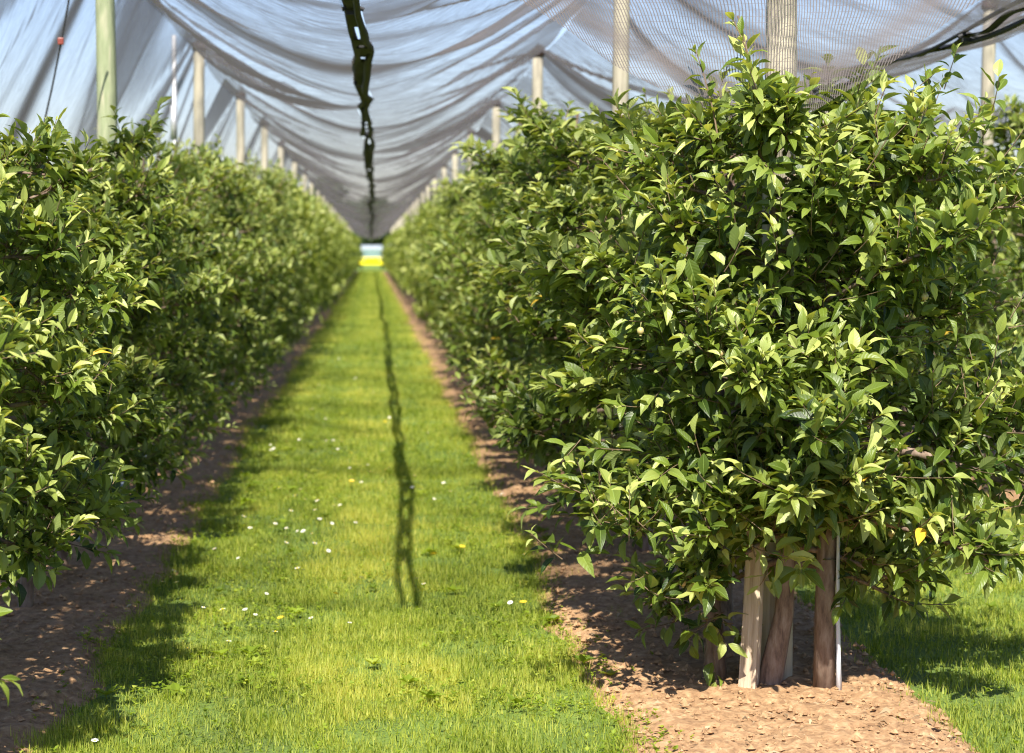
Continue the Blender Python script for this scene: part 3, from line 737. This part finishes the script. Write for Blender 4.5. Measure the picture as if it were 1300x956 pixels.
def soil_edges(y, x0, side):
    """outer edge distance of the bare strip from the row line"""
    w = 0.50 + 0.22 * (fbm(y * 0.55, np.asarray(y) * 0 + x0, 33 + side, 3) - 0.45) + 0.16 * (fbm(y * 2.7, np.asarray(y) * 0 + x0, 37 + side, 2) - 0.4)
    return w
SIDEW = {(ROW_L, 1): 0.0, (ROW_L, -1): 0.0, (ROW_R, -1): 0.20, (ROW_R, 1): -0.06, (ROW_R2, -1): 0.1, (ROW_R2, 1): 0.0}
def edge(y, x0, side):
    e = soil_edges(y, x0, side) + SIDEW[(x0, side)]
    return e
def inside(x, y, x0):
    """>0 inside the bare strip (metres to the edge)"""
    dx = x - x0
    return np.where(dx > 0, edge(y, x0, 1) - dx, edge(y, x0, -1) + dx)
for x0, y0, nm in ((ROW_L, 3.5, 'left'), (ROW_R, 5.2, 'right'), (ROW_R2, 11.0, 'right2')):
    def zf(X, Y):
        d = inside(X, Y, x0)
        rough = (fbm(X * 9, Y * 9, 51, 4) - 0.45) * 0.035 + (vnoise2(X * 40, Y * 40, 59) - 0.5) * 0.02
        k = np.clip(d / 0.10, -1, 1)
        return -0.012 + 0.022 * k + rough * np.clip(k + 0.5, 0, 1)
    xs = x0 + np.arange(-0.95, 1.0, 0.022)
    ys = [y0]
    while ys[-1] < 165: ys.append(ys[-1] + 0.022 * max(1, (ys[-1] / 9) ** 1.6))
    me = grid('soil_strip', xs, np.array(ys), zf, M['soil'])
    tag(link('soil_strip', me), kind='structure', label='bare dry soil strip under the %s row of trees' % {'left': 'left', 'right': 'right', 'right2': 'far right'}[nm])

def blade_template(seg, bend):
    ts = np.linspace(0, 1, seg + 1); V = []; F = []; UV = []
    for t in ts:
        w = 0.5 * (1 - t ** 1.6 * 0.96)
        V += [(-w, t, -bend * t * t), (w, t, -bend * t * t)]; UV += [(-1, t), (1, t)]
    for i in range(seg): F.append((2 * i, 2 * i + 1, 2 * i + 3, 2 * i + 2))
    return np.array(V), F, np.array(UV)
def grass_mesh(name, areas, seed, hgt=(0.014, 0.046), wid=0.0030, seg=2, mat='grass', tmul=0):
    rg = np.random.default_rng(seed); P = []
    for (xa, xb, ya, yb, dens, scale) in areas:
        n = int((xb - xa) * (yb - ya) * dens)
        x = rg.uniform(xa, xb, n); y = rg.uniform(ya, yb, n)
        keep = np.ones(n, bool)
        for x0 in (ROW_L, ROW_R, ROW_R2):
            d = inside(x, y, x0); near = np.abs(x - x0) < 1.0
            prob = np.where(near & (d > -0.02), np.exp(-np.clip(d + 0.02, 0, 2) / 0.05), 1.0)
            # weedy tufts inside the strip
            tuft = (fbm(x * 2.2, y * 2.2, 91, 2) > 0.545) & (d < 0.32)
            prob = np.where(near & tuft, np.maximum(prob, 0.35), prob)
            keep &= rg.random(n) < prob
        # clumpy density
        cl = fbm(x * 3, y * 3, 77, 3); keep &= rg.random(n) < np.clip(0.35 + (cl - 0.3) * 3.0, 0.25, 1)
        P.append(np.stack([x[keep], y[keep], np.full(keep.sum(), scale)], -1))
    P = np.concatenate(P); n = len(P)
    x, y, sc = P.T
    patch = fbm(x * 1.3, y * 0.8, 61, 3); fine = fbm(x * 7, y * 7, 62, 3)
    rut = np.exp(-((x + 0.48) / 0.16) ** 2) + 0.7 * np.exp(-((x - 0.42) / 0.14) ** 2)
    h = rg.uniform(*hgt, n) * np.clip(0.1 + 2.0 * fine, 0.3, 2) * (1 + 0.5 * (sc - 1)) * (1 - 0.2 * rut)
    az = rg.uniform(0, 2 * math.pi, n); lean = np.clip(rg.normal(0.9, 0.45, n), 0.02, 1.5)
    D = np.stack([np.sin(lean) * np.cos(az), np.sin(lean) * np.sin(az), np.cos(lean)], -1)
    X = np.stack([-np.sin(az), np.cos(az), np.zeros(n)], -1); Z = np.cross(X, D)
    tv, tf, tu = blade_template(seg, 0.35)
    W = wid * (0.7 + 0.7 * rg.random(n)) * sc ** 0.9
    base = np.stack([x, y, np.full(n, -0.018)], -1)
    V = base[:, None] + tv[None, :, 0:1] * X[:, None] * W[:, None, None] + tv[None, :, 1:2] * D[:, None] * h[:, None, None] + tv[None, :, 2:3] * Z[:, None] * h[:, None, None]
    tint = np.clip(0.50 + (patch - 0.45) * 1.5 + (fine - 0.45) * 1.1 + rg.normal(0, 0.24, n) - 0.42 * rut + (rg.random(n) < 0.06) * 0.5, 0, 1)
    m_ = len(tv)
    F = (np.array(tf).ravel()[None] + (np.arange(n) * m_)[:, None]).ravel()
    return mesh_np(name, V.reshape(-1, 3), F, np.full(n * len(tf), 4), [M[mat]], {'tint': np.repeat(tint, m_)}, np.tile(tu, (n, 1)))
main = [(-1.45, 1.35, 5.4, 9.5, 17000, 1.0), (-1.45, 1.35, 9.5, 15, 8000, 1.3), (-1.5, 1.4, 15, 28, 3200, 1.9), (-1.5, 1.4, 28, 60, 800, 3.2), (-1.6, 1.5, 60, 165, 240, 5.5)]
tag(link('alley_grass', grass_mesh('alley_grass', main, 5)), 'bright sunlit mown grass of the central alley', 'grass', kind='stuff')
side = [(1.75, 4.5, 6.0, 11, 8000, 1.25), (1.8, 4.5, 11, 19, 2200, 1.8), (1.9, 4.4, 19, 30, 700, 3)]
tag(link('side_alley_grass', grass_mesh('side_alley_grass', side, 6)), 'grass of the next alley, right of the large end tree', 'grass', kind='stuff')

# broad-leaved weeds and clover in the turf
def weeds():
    rg = np.random.default_rng(17); LV = Leaves()
    n = 0
    while n < 6000:
        y = 5.6 + 16 * rg.random() ** 1.5; x = rg.uniform(-1.3, 1.1)
        if rg.random() < 0.15: x = rg.uniform(1.9, 4.0)
        dens = float(fbm(np.array(x * 1.7), np.array(y * 1.7), 99, 3))
        if dens < 0.45 and rg.random() < 0.85: continue
        ins = max(float(inside(np.array(x), np.array(y), r)) for r in (ROW_L, ROW_R, ROW_R2))
        if ins > 0.12 and rg.random() < 0.92: continue
        n += 1; big = rg.random() < 0.02
        k = 7 if big else 4; s = (0.05 if big else 0.016) * (0.7 + 0.6 * rg.random())
        a0 = rg.random() * 6.28; t = 0.12 + 0.55 * rg.random()
        for j in range(k):
            a = a0 + j * 6.28 / k + rg.normal(0, 0.2); up = 0.5 + 0.5 * rg.random()
            LV.add(np.array([x, y, 0.0 + (0 if big else 0.022 * rg.random())]), np.array([math.cos(a), math.sin(a), up]), np.array([0, 0, 1.0]) + rg.normal(0, .1, 3), s, t, 1.3 if big else 1.7)
    me = LV.mesh('clover', T_MID, M['grass'], rg)
    tag(link('clover_and_weeds', me), 'low clover and broad-leaved weeds growing through the grass', 'weeds', kind='stuff')
weeds()

# straw, chips and dead leaves on the bare soil
def debris():
    rg = np.random.default_rng(23); LV = Leaves()
    for x0, y0, y1, n in ((ROW_L, 4.5, 22, 900), (ROW_R, 5.8, 22, 1200), (ROW_R2, 12, 20, 300)):
        for k in range(n):
            y = y0 + (y1 - y0) * rg.random() ** 1.7; x = x0 + rg.uniform(-0.85, 0.7)
            if float(inside(np.array(x), np.array(y), x0)) < 0.03: continue
            a = rg.random() * 6.28
            LV.add(np.array([x, y, 0.016 + 0.008 * rg.random()]), np.array([math.cos(a), math.sin(a), rg.normal(0, 0.12)]), np.array([rg.normal(0, .3), rg.normal(0, .3), 1]), 0.012 + 0.045 * rg.random() ** 3, 0.5, rg.choice([0.12, 0.2, 0.6]))
    tag(link('soil_litter', LV.mesh('soil_litter', T_LO, M['debris'], rg)), 'straw bits, wood chips and dry leaves scattered on the bare soil', 'litter', kind='stuff')
debris()

# crumbs and clods
def clods():
    rg = np.random.default_rng(31); P = []
    for x0, y0, y1, n in ((ROW_L, 4.5, 20, 7000), (ROW_R, 5.6, 20, 14000), (ROW_R2, 12, 20, 1200)):
        y = y0 + (y1 - y0) * rg.random(n) ** 1.8; x = x0 + rg.uniform(-0.85, 0.7, n)
        k = inside(x, y, x0) > 0.0; P.append(np.stack([x[k], y[k]], -1))
    P = np.concatenate(P); n = len(P)
    base = np.array([(1, 0, 0), (0.3, 0.9, 0), (-0.8, 0.6, 0), (-0.8, -0.6, 0), (0.3, -0.9, 0), (0.1, 0.1, 0.8), (0, 0, -0.6)])
    s = 0.0025 + 0.016 * rg.random(n) ** 6; a = rg.uniform(0, 6.28, n)
    V = base[None] * (1 + rg.normal(0, 0.22, (n, 7, 3))) * s[:, None, None]
    ca, sa = np.cos(a)[:, None], np.sin(a)[:, None]
    X = V[..., 0] * ca - V[..., 1] * sa + P[:, 0:1]; Y = V[..., 0] * sa + V[..., 1] * ca + P[:, 1:2]; Z = V[..., 2] + 0.012 + s[:, None] * 0.2
    f = []
    for k in range(5): f += [k, (k + 1) % 5, 5, (k + 1) % 5, k, 6]
    F = (np.array(f)[None] + (np.arange(n) * 7)[:, None]).ravel()
    me = mesh_np('soil_crumbs', np.stack([X, Y, Z], -1).reshape(-1, 3), F, np.full(n * 10, 3), [M['soil']], smooth=False)
    tag(link('soil_crumbs', me), 'small crumbs and clods of dry earth on the bare strips', 'clods', kind='stuff')
clods()

# daisies and dandelions
def flower(name, r, npet, petal_mat, cen_mat, h):
    b = MB(); b.tube([(0, 0, 0), (0.004, 0, h)], 0.0012, 4)
    st = b.mesh('stem', M['grass'])
    p = MB()
    for k in range(npet):
        a = 2 * math.pi * k / npet; w = 0.8 * math.pi * r / npet
        ca, sa = math.cos(a), math.sin(a)
        pts = [(0.15 * r, 0), (0.7 * r, w), (r, 0.3 * w), (r, -0.3 * w), (0.7 * r, -w)]
        p.add([(0.004 + x * ca - y * sa, x * sa + y * ca, h + 0.15 * x + 0.001 * (k % 2)) for x, y in pts], [(0, 1, 2, 3, 4)])
    pt = p.mesh('petals', M[petal_mat], False)
    c = uvsphere(r * 0.33, 8, 5, 0.6); c.v = [(x + 0.004, y, z + h + 0.002) for x, y, z in c.v]
    return st, pt, c.mesh('flower_centre', M[cen_mat])
DA = flower('daisy', 0.0105, 12, 'white', 'yellowflower', 0.055)
DD = flower('dandelion', 0.016, 16, 'yellowflower', 'yellowflower', 0.06)
rd = random.Random(5)
def put_flower(kind, pack, x, y, label, group):
    root = empty(kind, (x, y, -0.01), label, 'flower', group, rd.random() * 6)
    root.rotation_euler = (rd.gauss(0, 0.25) + 0.15, rd.gauss(0, 0.25), rd.random() * 6.28)
    s = 0.9 + 0.5 * rd.random(); root.scale = (s, s, s)
    for nm, me in zip(('stem', 'petals', 'flower_centre'), pack):
        o = bpy.data.objects.new(nm, me); COL.objects.link(o); o.parent = root
centres = [(-0.38, 11.6, 0.25, 1.2, 26), (-0.05, 14.0, 0.3, 2.2, 14), (-0.3, 24, 0.35, 4, 22), (-0.3, 15, 0.3, 3.5, 40), (0.2, 9, 0.5, 1.2, 8), (-0.85, 9.6, 0.15, 0.9, 7), (-0.6, 8.0, 0.5, 1.0, 7), (0.35, 12, 0.3, 3, 5)]
for cx, cy, sx, sy, n in centres:
    for k in range(n): put_flower('daisy', DA, cx + rd.gauss(0, sx), cy + rd.gauss(0, sy), 'small white daisy dotted in the grass of the central alley', 'white daisies in the alley grass')
for k in range(14): put_flower('daisy', DA, 2.5 + rd.random() * 1.3, 8.4 + rd.random() * 3.5, 'small white daisy in the grass right of the large end tree', 'white daisies in the next alley')
for k in range(9): put_flower('dandelion', DD, rd.uniform(-1.0, 0.75), 8 + 12 * rd.random() ** 1.3, 'small yellow flower dotted in the grass of the central alley', 'yellow flowers in the alley grass')

# ------------------------------------------------------------------ far end: vehicle, trees, hill
def van(x, y):
    rt = empty('van', (x, y, 0), 'pale van with a bright yellow front standing at the far end of the alley', 'van')
    b = MB(); prof = [(-0.2, 0.45), (-0.2, 1.02), (0.25, 1.15), (0.45, 2.0), (0.8, 2.22), (4.8, 2.25), (4.9, 0.45)]
    V = [(s, py, pz) for s in (-1.0, 1.0) for py, pz in prof]; n = len(prof)
    F = [tuple(range(n)), tuple(range(2 * n - 1, n - 1, -1))] + [(i, i + n, (i + 1) % n + n, (i + 1) % n) for i in range(n)]
    b.add(V, F); link('body', bevel(b.mesh('van_body', M['vanwhite'], False), 0.06, 3), rt)
    b = MB(); b.box((0, -0.32, 0.76), (2.36, 0.3, 0.68)); link('bumper', bevel(b.mesh('bumper', M['vanyellow'], False), 0.09, 3), rt)
    b = MB(); b.add([(-0.88, 0.235, 1.19), (0.88, 0.235, 1.19), (0.80, 0.385, 1.83), (-0.80, 0.385, 1.83), (-0.88, 0.265, 1.17), (0.88, 0.265, 1.17), (0.80, 0.415, 1.82), (-0.80, 0.415, 1.82)], [(0, 1, 2, 3), (7, 6, 5, 4), (0, 4, 5, 1), (1, 5, 6, 2), (2, 6, 7, 3), (3, 7, 4, 0)])
    link('windscreen', b.mesh('windscreen', M['glass'], False), rt)
    for s in (-1, 1):
        for yy in (0.7, 3.9):
            b = MB(); b.tube([(s * 0.86, yy, 0.33), (s * 1.03, yy, 0.33)], [0.33, 0.33], 18); w = link('wheel', b.mesh('wheel', M['tyre']), rt)
            b = MB(); b.tube([(s * 1.03, yy, 0.33), (s * 1.045, yy, 0.33)], [0.19, 0.17], 14); link('rim', b.mesh('rim', M['steel']), w)
        b = MB(); b.box((s * 0.82, -0.49, 0.86), (0.26, 0.06, 0.16)); link('headlight', bevel(b.mesh('headlight', M['glass'], False), 0.02), rt)
        b = MB(); b.box((s * 1.16, 0.3, 1.35), (0.16, 0.1, 0.3)); link('mirror', bevel(b.mesh('mirror', M['redplastic' if s < 0 else 'rope'], False), 0.03), rt)
van(0.02, 184)

def broad_tree(seed, H):
    rg = np.random.default_rng(seed); LV = Leaves(); n = 9
    for k in range(n * 5):
        f = rg.random(); z = H * (0.22 + 0.72 * f); r = H * 0.30 * math.sin(math.pi * (0.18 + 0.72 * f)); a = rg.random() * 6.28; rr = r * math.sqrt(rg.random())
        c = np.array([rr * math.cos(a), rr * math.sin(a), z]); s = H * (0.07 + 0.05 * rg.random()); t = rg.normal(0.45, 0.2)
        for j in range(110):
            d = unit(rg.normal(0, 1, 3)); LV.add(c + d * s * (0.6 + 0.5 * rg.random()) * np.array([1.2, 1.2, 0.8]), rg.normal(0, 1, 3), d + np.array([0, 0, .6]), 0.5, float(np.clip(t + rg.normal(0, 0.15), 0, 1)), 1.5)
    fo = LV.mesh('crown', T_LO, M['far_tree_leaf'], rg)
    V, F = tube_np([(np.array([[0, 0, -.2], [0.1, 0, H * 0.2], [0, 0.1, H * 0.5], [0.1, 0, H * 0.8]]), np.array([0.3, 0.22, 0.14, 0.05]))], 9)
    return fo, mesh_np('trunk', V, F, [4] * (len(F) // 4), [M['bark']])
BT = [broad_tree(500, 10), broad_tree(501, 11), broad_tree(502, 9)]
rd = random.Random(8)
spots = [(-34, 262), (-26, 255), (-19, 266), (-12, 258), (-5.5, 250), (0.5, 262), (6.5, 254), (13, 262), (20, 256), (28, 265), (37, 258)]
for i, (x, y) in enumerate(spots):
    fo, tm = BT[i % 3]
    vis = -8 < x < 9
    lab = 'dark %s tree behind the net, %s the far end of the alley' % (('tall', 'broad', 'round')[i % 3], ('left of', 'straight beyond', 'right of')[(0 if x < -2 else 1 if x < 3 else 2)]) if vis else 'dark broad tree in the far wood, out beyond the orchard rows'
    rt = empty('broadleaf_tree', (x, y, 0), lab, 'tree', 'dark trees beyond the orchard' if vis else 'trees of the far wood', rd.random() * 6)
    for nm, me in (('trunk', tm), ('crown', fo)):
        o = bpy.data.objects.new(nm, me); COL.objects.link(o); o.parent = rt
xs = np.linspace(-600, 600, 61); ys = np.linspace(330, 560, 14)
hm = grid('hill', xs, ys, lambda X, Y: -0.5 + (7 + 9 * fbm(X / 90, Y / 200, 5, 4)) * np.sin(math.pi * np.clip((Y - 330) / 230, 0, 1)) ** 0.8, M['hill'])
tag(link('hill', hm), kind='structure', label='low wooded hill behind the orchard')

# ------------------------------------------------------------------ light, sky, camera
sun_dir = np.array([-0.10, -0.88, 1.0])
elev = math.atan2(1.0, math.hypot(0.10, 0.88)); azim = math.atan2(sun_dir[0], sun_dir[1])
w = bpy.data.worlds.new('World'); S.world = w; w.use_nodes = True
N = w.node_tree.nodes; L = w.node_tree.links; N.clear()
sky = N.new('ShaderNodeTexSky'); sky.sky_type = 'NISHITA'; sky.sun_disc = False
sky.sun_elevation = elev; sky.sun_rotation = azim % (2 * math.pi); sky.altitude = 200; sky.air_density = 1.2; sky.dust_density = 0.8; sky.ozone_density = 2.0
bg = N.new('ShaderNodeBackground'); bg.inputs['Strength'].default_value = 0.072
wo = N.new('ShaderNodeOutputWorld'); mxs = N.new('ShaderNodeMix'); mxs.data_type = 'RGBA'; mxs.blend_type = 'MULTIPLY'; mxs.inputs['Factor'].default_value = 1; mxs.inputs['B'].default_value = (0.93, 0.93, 1.14, 1)
L.new(sky.outputs[0], mxs.inputs['A']); L.new(mxs.outputs['Result'], bg.inputs[0]); L.new(bg.outputs[0], wo.inputs[0])
sd = bpy.data.lights.new('sun', 'SUN'); sd.energy = 5.0; sd.angle = R(0.53); sd.color = (1.0, 0.94, 0.83)
so = bpy.data.objects.new('sun', sd); COL.objects.link(so)
from mathutils import Vector
so.rotation_euler = Vector(tuple(sun_dir)).to_track_quat('Z', 'Y').to_euler()
so.location = (0, 0, 30)

cd = bpy.data.cameras.new('camera'); co = bpy.data.objects.new('camera', cd); COL.objects.link(co)
co.location = (0, 0, EYE); co.rotation_euler = (R(90 - 3.58), 0, R(-4.03))
cd.sensor_width = 36; cd.lens = 70; cd.clip_end = 4000; cd.clip_start = 0.1
cd.dof.use_dof = True; cd.dof.focus_distance = 6.75; cd.dof.aperture_fstop = 3.6
S.camera = co
S.view_settings.view_transform = 'Standard'; S.view_settings.look = 'None'; S.view_settings.gamma = 1
S.view_settings.use_curve_mapping = False; S.view_settings.exposure = 1.14
S.render.engine = 'CYCLES'
c = S.cycles
c.max_bounces = 8; c.diffuse_bounces = 3; c.glossy_bounces = 2; c.transmission_bounces = 4; c.transparent_max_bounces = 14
c.pixel_filter_type = 'BLACKMAN_HARRIS'; c.filter_width = 1.1; c.use_denoising = True; c.caustics_reflective = False; c.caustics_refractive = False
c.use_adaptive_sampling = True; c.adaptive_threshold = 0.02
